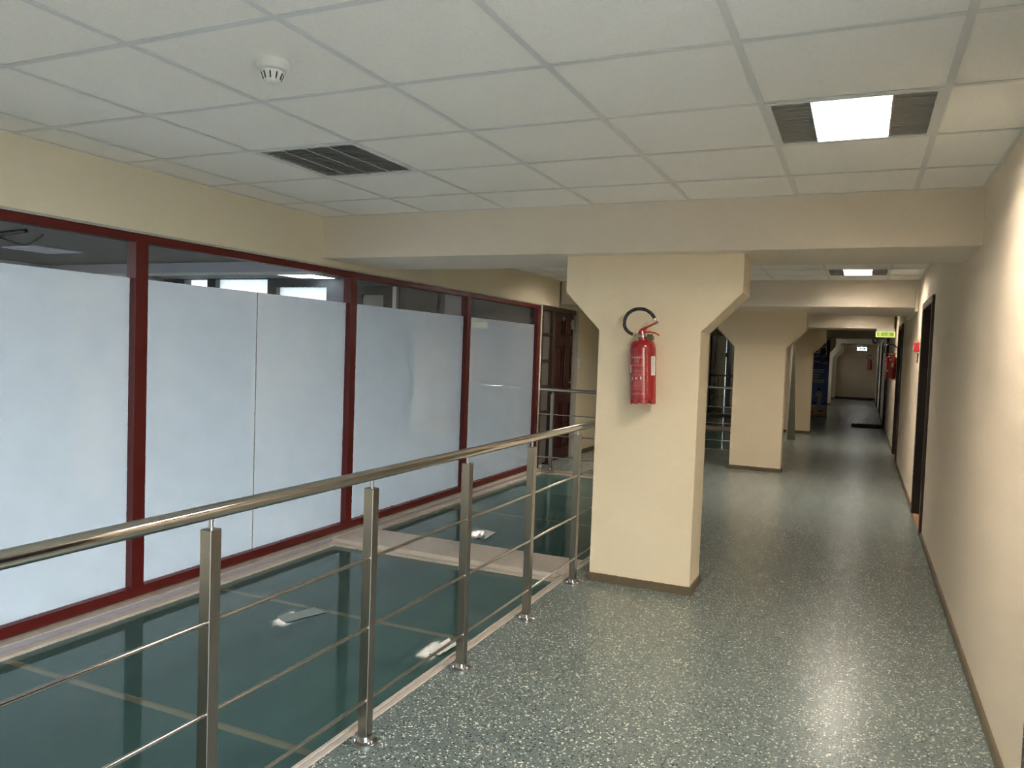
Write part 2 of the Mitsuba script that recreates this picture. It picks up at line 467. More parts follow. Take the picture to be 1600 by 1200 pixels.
right_door('door_2', *DOORS_R[0], 'dark door frame at the right edge, nearest the camera in the right wall')
right_door('door_3', *DOORS_R[1], 'recessed dark brown door in the right wall, nearest one seen whole')
right_door('door_4', *DOORS_R[2], 'dark brown door in the right wall beside the extinguisher under the green exit sign')
right_door('door_5', *DOORS_R[3], 'dark door in the right wall opening onto the black door mat')
right_door('door_6', *DOORS_R[4], 'dark door in the right wall past the door mat')
right_door('door_7', *DOORS_R[5], 'dark door in the right wall nearest the far end wall')

# ------------------------------------------------------------------ red framed glazing
w = setting('window_1', 'floor-length glazed partition in dark red frames, frosted below with a clear strip on top')
MU = [1.13, 3.11, 5.09, 7.065, 8.95]
xf0, xf1 = XL - 0.075, XL - 0.004
add(w, 'top_rail', rbx(xf0, xf1, W0, 9.0, 2.005, 2.050, 0.002), 'm_red_frame')
add(w, 'bottom_rail', rbx(xf0, xf1, W0, 9.0, 0.012, 0.068, 0.002), 'm_red_frame')
for y in MU:
    add(w, 'mullion', rbx(xf0, xf1 + 0.002, y - 0.042, y + 0.042, 0.06, 2.012, 0.002), 'm_red_frame')
    add(w, 'end_strip', bx(XL - 0.09, XL - 0.001, 9.005, 9.045, 0.0, 2.055), 'm_white_plastic') if y == MU[-1] else None
ZF = 1.806
def sheet_x(x, y0, y1, z0, z1):
    return trimesh.Trimesh([(x, y0, z0), (x, y1, z0), (x, y1, z1), (x, y0, z1)], [(0, 1, 2), (0, 2, 3)], process=False)


for a, b in zip(MU[:-1], MU[1:]):
    y0, y1 = a + 0.036, b - 0.036
    add(w, 'glass_pane', sheet_x(XL - 0.045, y0, y1, 0.06, 2.01), 'm_clear_glass')
    cuts = [y0, 4.066, y1] if y0 < 4.066 < y1 else [y0, y1]
    for k in range(len(cuts) - 1):
        c0, c1 = cuts[k] + (0.002 if k else 0), cuts[k + 1] - (0.002 if k < len(cuts) - 2 else 0)
        add(w, 'frosted_film', sheet_x(XL - 0.049, c0, c1, 0.06, ZF), 'm_frosted')
    if len(cuts) > 2:
        add(w, 'film_seam', bx(XL - 0.052, XL - 0.047, 4.0625, 4.0695, 0.06, ZF), 'm_office_grey')

# ------------------------------------------------------------------ dark panelled door on the left with a sidelight
d = setting('door_1', 'dark red-brown panelled door with a narrow glazed sidelight in the left wall')
x = XL
add(d, 'frame', join(rbx(x - 0.10, x - 0.005, 9.05, 9.11, 0, 2.04, .003), rbx(x - 0.10, x - 0.005, 9.44, 9.53, 0, 2.04, .003), rbx(x - 0.10, x - 0.005, 9.05, 10.33, 2.0, 2.06, .003)), 'm_dark_frame')
add(d, 'side_frame', rbx(x - 0.10, x - 0.003, 10.32, 10.43, 0, 2.06, .003), 'm_grey_trim', label='grey-green right door post')
for z0, z1 in ((0.03, 0.69), (0.715, 1.02), (1.045, 1.35), (1.375, 1.69), (1.715, 2.0)):
    add(d, 'sidelight_pane', bx(x - 0.06, x - 0.05, 9.11, 9.44, z0, z1), 'm_dark_glass')
for z in (0.70, 1.03, 1.36, 1.70):
    add(d, 'sidelight_bar', rbx(x - 0.08, x - 0.02, 9.11, 9.44, z - 0.016, z + 0.016, .003), 'm_dark_frame')
leaf = add(d, 'leaf', bx(x - 0.08, x - 0.045, 9.53, 10.32, 0.01, 2.0), 'm_door')
for ya, yb in ((9.60, 9.89), (9.96, 10.25)):
    for za, zb in ((0.16, 0.80), (0.96, 1.58), (1.68, 1.92)):
        ring = sbox(ya, za, yb, zb).difference(sbox(ya + 0.025, za + 0.025, yb - 0.025, zb - 0.025))
        add(leaf, 'panel', join(prism_x(ring, x - 0.046, x - 0.030), rbx(x - 0.05, x - 0.036, ya + 0.05, yb - 0.05, za + 0.05, zb - 0.05, 0.008)), 'm_door')
add(d, 'handle', join(rbx(x - 0.046, x - 0.038, 10.225, 10.265, 0.93, 1.12, .003), rbx(x - 0.02, x - 0.004, 10.13, 10.25, 1.052, 1.072, .005), tube([(x - 0.045, 10.245, 1.062), (x - 0.006, 10.245, 1.062)], .008, 10)), 'm_chrome', 40)
add(d, 'number_plate', rbx(x - 0.046, x - 0.041, 9.90, 9.95, 1.90, 1.95, .001), 'm_chrome')
add(d, 'closer', rbx(x - 0.045, x - 0.01, 10.20, 10.27, 1.80, 1.93, .004), 'm_grey_trim')

# ------------------------------------------------------------------ glass floors in the light wells
def glass_floor(y0, y1, cross, joints, label):
    t = thing('glass_floor', label, 'glass floor')
    xi, zt = XL + 0.052, 0.0
    add(t, 'side_curb', join(bx(XL - 0.1, xi, y0, y1, -0.12, zt)), 'm_beige_trim')
    add(t, 'side_curb_cap', rbx(XL - 0.09, xi + 0.003, y0, y1, -0.002, 0.003, .001), 'm_beige_trim')
    add(t, 'side_curb_face', bx(xi, xi + 0.0012, y0, y1, -0.040, -0.003), 'm_lavender')
    add(t, 'side_lip', bx(xi, xi + 0.055, y0, y1, -0.12, -0.030), 'm_beige_trim')
    add(t, 'edge_strip', join(rbx(XW - 0.030, XW - 0.001, y0, y1, -0.12, 0.003, .001), rbx(XW - 0.046, XW - 0.030, y0, y1, -0.12, 0.007, .002)), 'm_beige_trim')
    add(t, 'end_curb', join(bx(xi, XW - 0.046, y1 - 0.055, y1, -0.12, 0.002), bx(xi + 0.055, XW - 0.046, y1 - 0.11, y1 - 0.055, -0.12, -0.030)), 'm_beige_trim')
    add(t, 'end_curb', bx(xi, XW - 0.046, y0, y0 + 0.055, -0.12, 0.002), 'm_beige_trim')
    for a, b in cross:
        add(t, 'cross_beam', rbx(xi - 0.02, XW - 0.046, a, b, -0.12, 0.0, .002), 'm_beige_trim')
        add(t, 'cross_lip', bx(xi + 0.055, XW - 0.046, a - 0.05, a, -0.12, -0.030), 'm_beige_trim')
    ends = sorted([y0 + 0.055, y1 - 0.06] + [v for c in cross for v in c] + list(joints))
    for a, b in zip(ends[:-1], ends[1:]):
        if any(abs(a - c[0]) < 1e-6 for c in cross):
            continue
        p0, p1 = (0.022 if a in joints else 0), (0.022 if b in joints else 0)
        add(t, 'glass_pane', bx(xi, XW - 0.03, a + p0, b - p1, -0.07, -0.045), 'm_glass_deck')
    for j in joints:
        add(t, 'sealant_joint', bx(xi, XW - 0.03, j + 0.010, j + 0.022, -0.07, -0.0452), 'm_joint')
        add(t, 'bearing_strip', bx(xi, XW - 0.03, j - 0.022, j + 0.010, -0.07, -0.0452), 'm_joint_pale')
    return t


glass_floor(*WELLS[0], [(4.82, 5.24)], [1.01, 2.296, 3.58, 6.51, 7.78], 'sunken floor of teal frosted glass panes between the railing and the red framed glazing')
glass_floor(*WELLS[1], [(16.7, 17.1)], [14.07, 15.38, 18.4, 19.7], 'farther glass floor seen in the gap right of the column with the extinguisher')


# ------------------------------------------------------------------ stainless railings
def railing(points, label, ends=(0.0, 0.0), rail_r=0.0065, pins=True):
    """posts at points [(x, y)...] on a straight line; the handrail runs past the end posts by ends"""
    t = thing('railing', label, 'railing')
    P = np.array(points, float)
    u = (P[-1] - P[0]) / np.linalg.norm(P[-1] - P[0])
    a, b = P[0] - u * ends[0], P[-1] + u * ends[1]
    add(t, 'handrail', tube([(*a, 1.005), (*(a * .5 + b * .5), 1.005), (*b, 1.005)], 0.0213, 28), 'm_steel_rail', True)
    off = np.array([-u[1], u[0]]) * -0.009
    for z in (0.70, 0.44, 0.165):
        aa, bb = a + off, b + off
        add(t, 'rail', tube([(*aa, z), (*(aa * .5 + bb * .5), z), (*bb, z)], rail_r, 14), 'm_steel_rail', True)
    flange = mikit.ply(lathe([(0, 0), (0.050, 0), (0.050, 0.007), (0.047, 0.010), (0.030, 0.012), (0.028, 0.030), (0, 0.030)], 28), 'm_chrome', 40)
    bolt = mikit.ply(lathe([(0, 0), (0.0065, 0), (0.0065, 0.008), (0.004, 0.011), (0, 0.011)], 10), 'm_chrome', 40)
    pin = mikit.ply(lathe([(0, 0), (0.0065, 0), (0.0065, 0.036), (0, 0.036)], 14), 'm_chrome', 40)
    for x, y in P:
        p = add(t, 'post', pbox(0.04, 0.04, 0.931, 'm_steel_post', 0.0015), None, at=(x, y, 0.026))
        add(p, 'flange', flange, None, at=(x, y, 0))
        for q in (-135, -15, 105):
            add(p, 'bolt', bolt, None, at=(x + 0.038 * math.cos(math.radians(q)), y + 0.038 * math.sin(math.radians(q)), 0.009))
        add(p, 'pin', pin, None, at=(x, y, 0.955))
    return t


railing([(-1.62, y) for y in (0.845, 1.61, 2.385, 3.15, 3.915, 4.67, 5.43, 6.19, 6.95, 7.71, 8.45)],
        'long stainless steel railing along the corridor edge beside the glass floor', (1.2, 0.50))
railing([(-3.47, 8.99), (-2.86, 8.99), (-2.25, 8.99), (-1.66, 8.99)], 'short stainless steel railing across the far end of the glass floor by the dark door', (0.17, 0.02))
railing([(x, 12.60) for x in (-3.45, -2.7, -1.62)], 'shiny railing seen in the gap right of the column with the extinguisher', (0.2, 0.02), 0.009)
railing([(x, 21.06) for x in (-3.45, -2.7, -1.62)], 'farthest dark railing seen behind the shiny one in the column gap', (0.2, 0.02), 0.009)


# ------------------------------------------------------------------ columns
def column(y, depth, label):
    t = thing('column', label, 'column')
    c0, c1, w0, w1 = -1.554, -0.9036, -1.789, -0.667
    p = Polygon([(c0, 0), (c1, 0), (c1, 1.633), (w1, 1.873), (w1, ZB), (w0, ZB), (w0, 1.873), (c0, 1.633)])
    add(t, 'shaft', prism_y(p, y, y + depth), 'm_column')
    k = 0.013
    ring = sbox(c0 - k, y - k, c1 + k, y + depth + k).difference(sbox(c0 + .001, y + .001, c1 - .001, y + depth - .001))
    add(t, 'skirting', trimesh.creation.extrude_polygon(ring, 0.052, engine='earcut'), 'm_skirting', label='olive brown skirting')
    return t


column(4.81, 0.31, 'large cream column with flared head carrying the fire extinguisher')
column(10.68, 0.22, 'second cream column, behind the extinguisher column')
column(16.82, 0.35, 'third cream column, in front of the blue banner')
column(22.75, 0.35, 'cream column hidden behind the blue roll-up banner')
column(28.6, 0.35, 'narrowly seen column just right of the blue banner')
column(33.4, 0.35, 'last column, against the far end wall')


# ------------------------------------------------------------------ ceiling lights
def ceiling_light(box4, lit, label, fine=True, group=None, power=1.0):
    x0, x1, y0, y1 = box4
    t = thing('ceiling_light', label, 'ceiling light', group)
    z = ZC - 0.001
    rim = sbox(x0 + .010, y0 + .010, x1 - .010, y1 - .010).difference(sbox(x0 + 0.028, y0 + 0.028, x1 - 0.028, y1 - 0.028))
    r = trimesh.creation.extrude_polygon(rim, 0.006, engine='earcut')
    r.apply_translation((0, 0, z))
    add(t, 'rim', r, 'm_white_metal')
    X0, X1, Y0, Y1 = x0 + 0.028, x1 - 0.028, y0 + 0.028, y1 - 0.028
    H = 0.022 if lit else 0.062
    hb = 0.011 if lit else 0.030                          # depth of the louvre blades
    add(t, 'housing', join(bx(X0 - .006, X0, Y0, Y1, z + .004, z + H), bx(X1, X1 + .006, Y0, Y1, z + .004, z + H), bx(X0 - .006, X1 + .006, Y0 - .006, Y0, z + .004, z + H),
                           bx(X0 - .006, X1 + .006, Y1, Y1 + .006, z + .004, z + H), bx(X0 - .006, X1 + .006, Y0 - .006, Y1 + .006, z + H, z + H + .01)), 'm_housing')
    cw = (X1 - X0) / 4
    div = [X0 + cw * k for k in range(5)]
    wedge = Polygon([(-0.0025, 0), (0.0025, 0), (0.0012, H - .002), (-0.0012, H - .002)])
    for k in ((1, 3) if lit else (1, 2, 3)):
        wd = wedge
        if not lit:
            wd = Polygon([(-0.006, 0), (0.006, 0), (0.0015, 0.045), (-0.0015, 0.045)])
        add(t, 'louvre_divider', prism_y(affinity.translate(wd, div[k], z), Y0, Y1), 'm_louvre')
    n = 13
    bl = [prism_x(affinity.translate(Polygon([(-0.0022, 0), (0.0022, 0), (0.0006, hb), (-0.0006, hb)]), Y0 + (Y1 - Y0) * (k + .5) / n, z + 0.003), X0, X1) for k in range(n)]
    if fine:
        for b in bl:
            add(t, 'louvre_blade', b, 'm_louvre')
    else:
        add(t, 'louvre_blades', join(*bl), 'm_louvre')
    if lit:
        for k in (1, 2):
            q = trimesh.Trimesh([(div[k] + (.006 if k == 1 else .001), Y0 + .004, z + H - .006), (div[k + 1] - (.006 if k == 2 else .001), Y0 + .004, z + H - .006), (div[k + 1] - (.006 if k == 2 else .001), Y1 - .004, z + H - .006), (div[k] + (.006 if k == 1 else .001), Y1 - .004, z + H - .006)],
                                [(0, 2, 1), (0, 3, 2)], process=False)
            add(t, 'glowing_lamp', q, 'm_black', emit=[LAMP * power * c for c in LAMP_RGB])
    return t


ceiling_light(LIT1, True, 'lit louvred ceiling light nearest the camera, bright in its middle half')
ceiling_light(DARK, False, 'unlit grey louvred ceiling light set over the glass floor')
ceiling_light(LIT2, True, 'smaller-looking lit ceiling light between the first and second beams', fine=False)
ceiling_light(LIT3, True, 'lit ceiling light hidden behind the second beam', fine=False, power=0.6)
ceiling_light(LIT0, True, 'lit ceiling light behind the viewer', fine=False)
ceiling_light(LIT4, True, 'lit ceiling light hidden by the flared head of the first column', fine=False, power=0.65)

# ------------------------------------------------------------------ smoke detector
t = thing('smoke_detector', 'round white smoke detector on a ceiling tile', 'smoke detector')
sx, sy = -1.835, 2.055
add(t, 'base', moved(lathe([(0, -0.030), (0.046, -0.030), (0.051, -0.026), (0.053, -0.004), (0.053, 0.004), (0, 0.004)], 40), sx, sy, ZC), 'm_white_plastic', 40)
add(t, 'chamber', moved(lathe([(0, -0.066), (0.022, -0.066), (0.025, -0.064), (0.036, -0.036), (0.036, -0.028), (0, -0.028)], 40), sx, sy, ZC), 'm_white_plastic', 40)
for k in range(10):
    q = 2 * math.pi * (k + .3) / 10
    s = rbx(-0.0022, 0.0022, -0.0025, 0.0012, -0.011, 0.011, 0.0008)
    s.apply_transform(trimesh.transformations.rotation_matrix(0.37, (1, 0, 0)))
    s.apply_transform(trimesh.transformations.rotation_matrix(q + math.pi / 2, (0, 0, 1)))
    s.apply_translation((sx + 0.0315 * math.cos(q), sy + 0.0315 * math.sin(q), ZC - 0.047))
    add(t, 'slot', s, 'm_black')
add(t, 'cap', moved(lathe([(0, -0.069), (0.017, -0.069), (0.019, -0.066), (0, -0.066)], 32), sx, sy, ZC), 'm_white_plastic', 40)


# ------------------------------------------------------------------ fire extinguishers
def wrap(g, r, z=0.0):
    """bends a flat print (x across, y up, z out) round a cylinder of radius r that faces -y"""
    g = g.subdivide_to_size(0.012) if g.extents[0] > 0.012 else g
    v = np.array(g.vertices)
    a, q = v[:, 0] / r, r + 0.0004 + v[:, 2]
    return trimesh.Trimesh(np.c_[q * np.sin(a), -q * np.cos(a), v[:, 1] + z], g.faces, process=False)


def flat(x0, x1, y0, y1, d=0.0003):
    return bx(x0, x1, y0, y1, 0, d)


def extinguisher(M, label, detail, stickers=()):
    """local frame: axis z, bottom at 0, facing -y; M places it"""
    t = thing('fire_extinguisher', label, 'fire extinguisher')

    def put(parent, name, g, m, smooth=40, **kw):
        g = g.copy()
        g.apply_transform(M)
        return add(parent, name, g, m, smooth, **kw)
    r = 0.080
    prof = [(0, 0.020), (r * .80, 0.020), (r * .97, 0.026), (r, 0.036), (r, 0.340), (r * .985, 0.356), (r * .93, 0.372), (r * .80, 0.386), (r * .55, 0.394), (0.026, 0.397), (0.026, 0.412), (0, 0.412)]
    body = put(t, 'cylinder', lathe(prof, 56), 'm_red_paint')
    foot = []                                            # scalloped plastic foot
    for k in range(8):
        q0 = 2 * math.pi * (k + .5) / 8
        w = 0.26
        pts = [(math.cos(q0 + s * w) * rr, math.sin(q0 + s * w) * rr, zz) for s in (-1, -.5, 0, .5, 1) for rr in (r - .012, r - .001) for zz in (0.0 + 0.006 * abs(s), 0.030)]
        foot.append(trimesh.convex.convex_hull(np.array(pts)))
    put(t, 'foot', join(*foot), 'm_red_lever')
    put(t, 'valve', join(lathe([(0, 0.408), (0.017, 0.408), (0.017, 0.428), (0.012, 0.432), (0.012, 0.452), (0, 0.452)], 20),
                         tube([(-0.055, 0, 0.430), (0.0, 0, 0.425)], 0.010, 14), moved(lathe([(0, 0), (.008, 0), (.008, .02), (0, .02)], 14), -0.022, -0.012, 0.423, rotx=math.pi / 2)), 'm_chrome')
    hose = curve([(-0.063, 0, 0.433), (-0.087, -.006, 0.446), (-0.110, -.01, 0.476), (-0.1135, -.01, 0.510), (-0.1, -.01, 0.550), (-0.067, -.008, 0.578), (-0.020, -.006, 0.589), (0.022, -.004, 0.580), (0.054, -.002, 0.557), (0.072, 0, 0.529)], 48)
    put(t, 'hose', tube(hose, 0.0105, 18), 'm_hose', True)
    put(t, 'nozzle', tube([(0.071, 0, 0.531), (0.078, 0, 0.516), (0.079, 0, 0.514), (0.090, 0, 0.489)], [0.0085, 0.0085, 0.0072, 0.0095], 16), 'm_chrome')
    put(t, 'upper_lever', prism_y(Polygon([(-0.026, 0.436), (-0.026, 0.450), (-0.008, 0.468), (0.030, 0.481), (0.070, 0.498), (0.096, 0.508), (0.097, 0.502), (0.072, 0.490), (0.032, 0.472), (0.020, 0.460), (0.016, 0.436)]), -0.011, 0.011), 'm_red_lever', False)
    put(t, 'lower_lever', prism_y(Polygon([(-0.010, 0.436), (0.020, 0.452), (0.055, 0.448), (0.078, 0.442), (0.102, 0.428), (0.100, 0.421), (0.076, 0.434), (0.052, 0.439), (0.018, 0.440)]), -0.010, 0.010), 'm_red_lever', False)
    put(t, 'bracket', join(bx(0.022, 0.056, 0.02, 0.030, 0.392, 0.432), bx(0.0, 0.05, 0.026, r + .012, 0.400, 0.420)), 'm_bracket', False)
    if not detail:
        for (a, b, c, e) in stickers:
            put(t, 'sticker', wrap(flat(a, b, c, e), r), 'm_sticker', False)
        return t
    o = sbox(-0.088, 0.068, 0.044, 0.300).buffer(0.004)
    ring = o.difference(o.buffer(-0.0012))
    lab = [trimesh.creation.extrude_polygon(ring, 0.0003, engine='earcut'), flat(0.0145, 0.0160, 0.045, 0.345)]
    for y in (0.255, 0.218, 0.145, 0.128, 0.104, 0.090):
        lab.append(flat(-0.072, 0.042, y, y + 0.0012))
    p = put(t, 'label_print', wrap(join(*lab), r), 'm_print_pink', False)
    txt = meshkit.text_mesh('TULEKUSTUTI', 0.0085, 0.0003, True)
    txt.apply_translation((-0.066, 0.284, 0))
    small = [txt]
    for s, h, xx, yy in (('6 KG ABC', 0.0055, -0.036, 0.270), ('PULBER', 0.0055, -0.032, 0.261)):
        q = meshkit.text_mesh(s, h, 0.0003)
        q.apply_translation((xx, yy, 0))
        small.append(q)
    put(t, 'title_print', wrap(join(*small), r), 'm_print_white', False)
    rr = np.random.default_rng(8)
    lines = []
    for y0, n in ((0.245, 3), (0.208, 3), (0.186, 3), (0.138, 2), (0.120, 3), (0.096, 1), (0.070, 3)):
        for k in range(n):
            xx = -0.050
            while xx < 0.028:
                w = 0.004 + 0.010 * rr.random()
                lines.append(flat(xx, min(xx + w, 0.034), y0 - k * 0.0052, y0 - k * 0.0052 + 0.0020))
                xx += w + 0.002
    put(t, 'small_print', wrap(join(*lines), r), 'm_print_pink', False)
    for k in range(3):
        sq = sbox(-0.077, 0.196 + 0.017 * k, -0.063, 0.210 + 0.017 * k).difference(affinity.translate(Polygon([(-.003, 0), (.003, 0), (.0, .007)]), -0.070, 0.199 + .017 * k))
        put(t, 'class_symbol', wrap(trimesh.creation.extrude_polygon(sq, 0.0003, engine='earcut'), r), 'm_print_white', False)
    for k in range(3):
        cx = -0.050 + 0.030 * k
        sq = sbox(cx - .007, 0.154, cx + .007, 0.170)
        cut = [sbox(cx - .001, .160, cx + .005, .170), Polygon([(cx - .004, .166), (cx + .004, .170), (cx + .003, .162)]), Polygon([(cx + .001, .170), (cx + .007, .170), (cx + .007, .160)])][k]
        put(t, 'hazard_symbol', wrap(trimesh.creation.extrude_polygon(sq.difference(cut), 0.0003, engine='earcut'), r), 'm_print_white', False)
    st = put(t, 'inspection_sticker', wrap(flat(0.074, 0.116, 0.178, 0.296), r), 'm_sticker', False, label='white inspection sticker')
    li = [flat(0.079 + .004 * (k % 3), 0.104 - .005 * (k % 2), 0.284 - 0.009 * k, 0.2856 - 0.009 * k) for k in range(11)]
    put(st, 'writing', wrap(moved(join(*li), 0, 0, 0.0004), r), 'm_print_grey', False)
    return t


def place(x, y, z, rotz=0.0, roll=0.0):
    return trimesh.transformations.translation_matrix((x, y, z)) @ trimesh.transformations.rotation_matrix(rotz, (0, 0, 1)) @ trimesh.transformations.rotation_matrix(roll, (0, 1, 0))


extinguisher(place(-1.223, 4.72, 1.177, 0, -0.044), 'red fire extinguisher with black hose hung on the front of the big column', True)
extinguisher(place(0.452, 14.45, 1.215, 0, 0.0), 'red fire extinguisher on the right wall under the green exit sign', False, [(-0.035, 0.012, 0.315, 0.352), (0.0, 0.035, 0.21, 0.28), (-0.075, -0.035, 0.13, 0.16)])
extinguisher(place(0.30, 33.78, 1.19, 0, 0.0), 'dark red fire extinguisher on the far end wall', False)

# ------------------------------------------------------------------ exit signs
YG, GR = [0.46 * c for c in (0.95, 1.0, 0.30)], [0.20 * c for c in (0.50, 0.85, 0.03)]


def exit_sign(x0, x1, y, z0, z1, label, border, panel, figure, flip):
    t = thing('exit_sign', label, 'exit sign')
    d = 0.05
    add(t, 'housing', rbx(x0, x1, y, y + d, z0, z1, 0.006), 'm_white_plastic')
    add(t, 'mount', bx(x0 + 0.02, x1 - 0.01, y + .008, y + d - .008, z1, ZB if y < 20 else ZC), 'm_white_metal')
    H, W = z1 - z0, x1 - x0
    f = sbox(x0 + .003, z0 + .003, x1 - .003, z1 - .003).buffer(-.004).buffer(.004)
    inner = sbox(x0 + .09 * W, z0 + .20 * H, x1 - .08 * W, z1 - .18 * H)
    add(t, 'glowing_border', prism_y(f.difference(inner), y - .002, y - .0003), 'm_black', emit=border)
    add(t, 'glowing_panel', prism_y(inner, y - .002, y - .0003), 'm_black', emit=panel)
    h, cz = 0.5 * H, z0 + .26 * H
    S = (lambda px, pz: (x0 + W * px, cz + h * pz))
    door = Polygon([S(.16, 0), S(.30, 0), S(.30, 1.05), S(.16, 1.05)])
    arrow = Polygon([S(.43, 1.0), S(.46, 1.0), S(.46, .42), S(.50, .42), S(.445, 0), S(.39, .42), S(.43, .42)])
    man = union_all([Polygon([S(.64, 1.0), S(.68, 1.05), S(.71, .92), S(.67, .86)]),
                     Polygon([S(.60, .80), S(.66, .84), S(.72, .55), S(.80, .42), S(.78, .30), S(.70, .42), S(.66, .35), S(.72, .0), S(.66, .0), S(.60, .42)]),
                     Polygon([S(.60, .40), S(.62, .30), S(.54, .05), S(.50, .12)]), Polygon([S(.72, .62), S(.80, .72), S(.82, .64), S(.73, .52)])])
    for nm, p in (('door_symbol', door), ('arrow_symbol', arrow), ('running_figure', man)):
        if flip:
            p = affinity.scale(p, xfact=-1, origin=((x0 + x1) / 2, 0))
        for gg in getattr(p, 'geoms', [p]):
            add(t, nm, prism_y(gg, y - .004, y - .0021), 'm_black', emit=figure)
    return t


exit_sign(0.205, 0.530, 15.58, 1.950, 2.062, 'glowing yellow-green emergency exit sign under the third beam', YG, GR, [0.40 * c for c in (0.85, 1.0, 0.18)], False)
exit_sign(-0.19, 0.16, 33.3, 1.945, 2.085, 'small white glowing exit sign before the far end wall', [34.0 * c for c in (0.98, 1.0, 1.0)], [0.45, 0.55, 0.53], [0.05, 0.08, 0.07], True)

# ------------------------------------------------------------------ small things on the right
t = thing('call_point', 'small red alarm call point on the right wall past the first door', 'alarm call point')
add(t, 'box', rbx(XR - 0.055, XR, 9.06, 9.16, 1.61, 1.71, .004), 'm_call_red')
add(t, 'button', rbx(XR - 0.059, XR - .05, 9.085, 9.135, 1.635, 1.685, .002), 'm_sticker')
add(t, 'cable', tube([(XR - .012, 9.11, 1.60), (XR - .012, 9.11, 1.50)], .006, 8), 'm_dark_frame', True)
t = thing('siren', 'round dark red siren with pale centre high on a far beam', 'siren')
si = lathe([(0, 0), (0.09, 0), (0.095, 0.02), (0.08, 0.05), (0.05, 0.05), (0.045, 0.03), (0, 0.03)], 28)
add(t, 'body', moved(si, 0.375, 28.30, 2.215, rotx=math.pi / 2), 'm_brown', 40)
add(t, 'centre', moved(lathe([(0, 0), (0.045, 0), (0.04, 0.016), (0, 0.02)], 24), 0.375, 28.268, 2.215, rotx=math.pi / 2), 'm_white_plastic', 40)
t = thing('door_mat', 'black door mat on the floor before a dark door far down the corridor', 'door mat')
own(t, rbx(-0.14, 0.56, 19.34, 20.48, 0.0, 0.014, .004), 'm_mat')

# leaning board between columns
t = thing('board', 'tall narrow grey-green board leaning between the second and third columns', 'board')
add(t, 'panel', prism_y(Polygon([(-1.195, 0.0), (-1.052, 0.0), (-1.135, 1.80), (-1.195, 1.80)]), 15.22, 15.26), 'm_board')
add(t, 'edge_strip', prism_y(Polygon([(-1.202, 0.0), (-1.194, 0.0), (-1.160, 1.78), (-1.200, 1.78)]), 15.212, 15.262), 'm_board_edge', label='pale edge strip')

# ------------------------------------------------------------------ roll-up banner
t = thing('banner', 'tall blue roll-up banner with a sail and a walking figure behind the third column', 'banner')
BX0, BX1, BY = -1.63, -0.785, 22.50
add(t, 'sheet', bx(BX0, BX1, BY, BY + .004, 0.06, 2.06), 'm_banner')
add(t, 'base', rbx(BX0 - .01, BX1 + .01, BY - .05, BY + .09, 0, 0.065, .01), 'm_beige_trim')
add(t, 'top_bar', rbx(BX0, BX1, BY - .008, BY + .014, 2.055, 2.085, .004), 'm_grey_trim')


def pr(name, poly, m, k=1):
    for q in getattr(poly, 'geoms', [poly]):
        add(t, name, prism_y(q, BY - .0010 * k, BY - .0010 * (k - 1)), m)


def el(cx, cz, rx, rz):
    return affinity.scale(affinity.translate(Polygon([(math.cos(a), math.sin(a)) for a in np.linspace(0, 2 * np.pi, 24, endpoint=False)]), cx, cz), rx, rz, origin=(cx, cz))


pr('dark_border', sbox(-0.868, 1.50, BX1, 2.05), 'm_print_dark')
pr('sail_print', Polygon([(-1.50, 1.78), (-1.16, 1.690), (-1.026, 1.680), (-0.945, 1.66), (-0.852, 1.656), (-0.882, 1.975), (-1.0, 1.95), (-1.30, 1.86)]), 'm_print_pale', 2)
pr('sail_print', sbox(-1.30, 1.722, -1.08, 1.742), 'm_print_dark', 3)
pr('round_print', el(-0.954, 1.732, 0.080, 0.085), 'm_print_dark', 3)
pr('round_print', el(-1.005, 1.831, 0.028, 0.022), 'm_print_dark', 3)
pr('round_print', el(-0.931, 1.834, 0.030, 0.020), 'm_print_dark', 3)
pr('logo_print', sbox(-0.985, 1.885, -0.905, 1.945), 'm_print_dark', 3)


def banner_text(word, name, h, x0, x1, z0, z1, m):
    for k, ch in enumerate(word):
        if ch == ' ':
            continue
        q = meshkit.text_mesh(ch, h, 0.001, True)
        q = trimesh.Trimesh(np.c_[q.vertices[:, 0] * .85, -q.vertices[:, 2], q.vertices[:, 1]], q.faces, process=False)
        a = k / (len(word) - 1)
        q.apply_translation((x0 + (x1 - x0) * a, BY, z0 + (z1 - z0) * a))
        add(t, name, q, m)


banner_text('CLAIF AN', 'letter', 0.045, -1.29, -0.905, 1.580, 1.586, 'm_print_pale')
banner_text('rannailma', 'slogan_letter', 0.065, -1.30, -0.885, 1.470, 1.395, 'm_print_pale')
for z, x1 in ((1.226, -0.892), (1.172, -0.922), (1.100, -0.999), (1.028, -1.023), (0.950, -0.889), (0.895, -0.886)):
    pr('text_line', sbox(-1.50, z, x1, z + 0.030), 'm_print_pale')
pr('sea_print', sbox(BX0 + .004, 0.295, BX1 - .004, 0.375), 'm_print_sea')
pr('sand_print', sbox(BX0 + .004, 0.065, BX1 - .004, 0.295), 'm_print_sand')
pr('surf_print', sbox(BX0 + .004, 0.262, BX1 - .004, 0.300), 'm_print_pale', 2)
pr('figure_head', el(-1.014, 0.722, 0.032, 0.040), 'm_print_hair', 2)
pr('figure_shirt', Polygon([(-1.029, 0.677), (-0.972, 0.675), (-0.923, 0.617), (-0.920, 0.557), (-0.942, 0.515), (-0.942, 0.430), (-1.035, 0.419), (-1.023, 0.551), (-1.078, 0.520), (-1.106, 0.536), (-1.077, 0.609)]), 'm_print_pale', 2)
pr('figure_arm', Polygon([(-1.106, 0.536), (-1.078, 0.520), (-1.070, 0.44), (-1.10, 0.44)]), 'm_print_skin', 3)
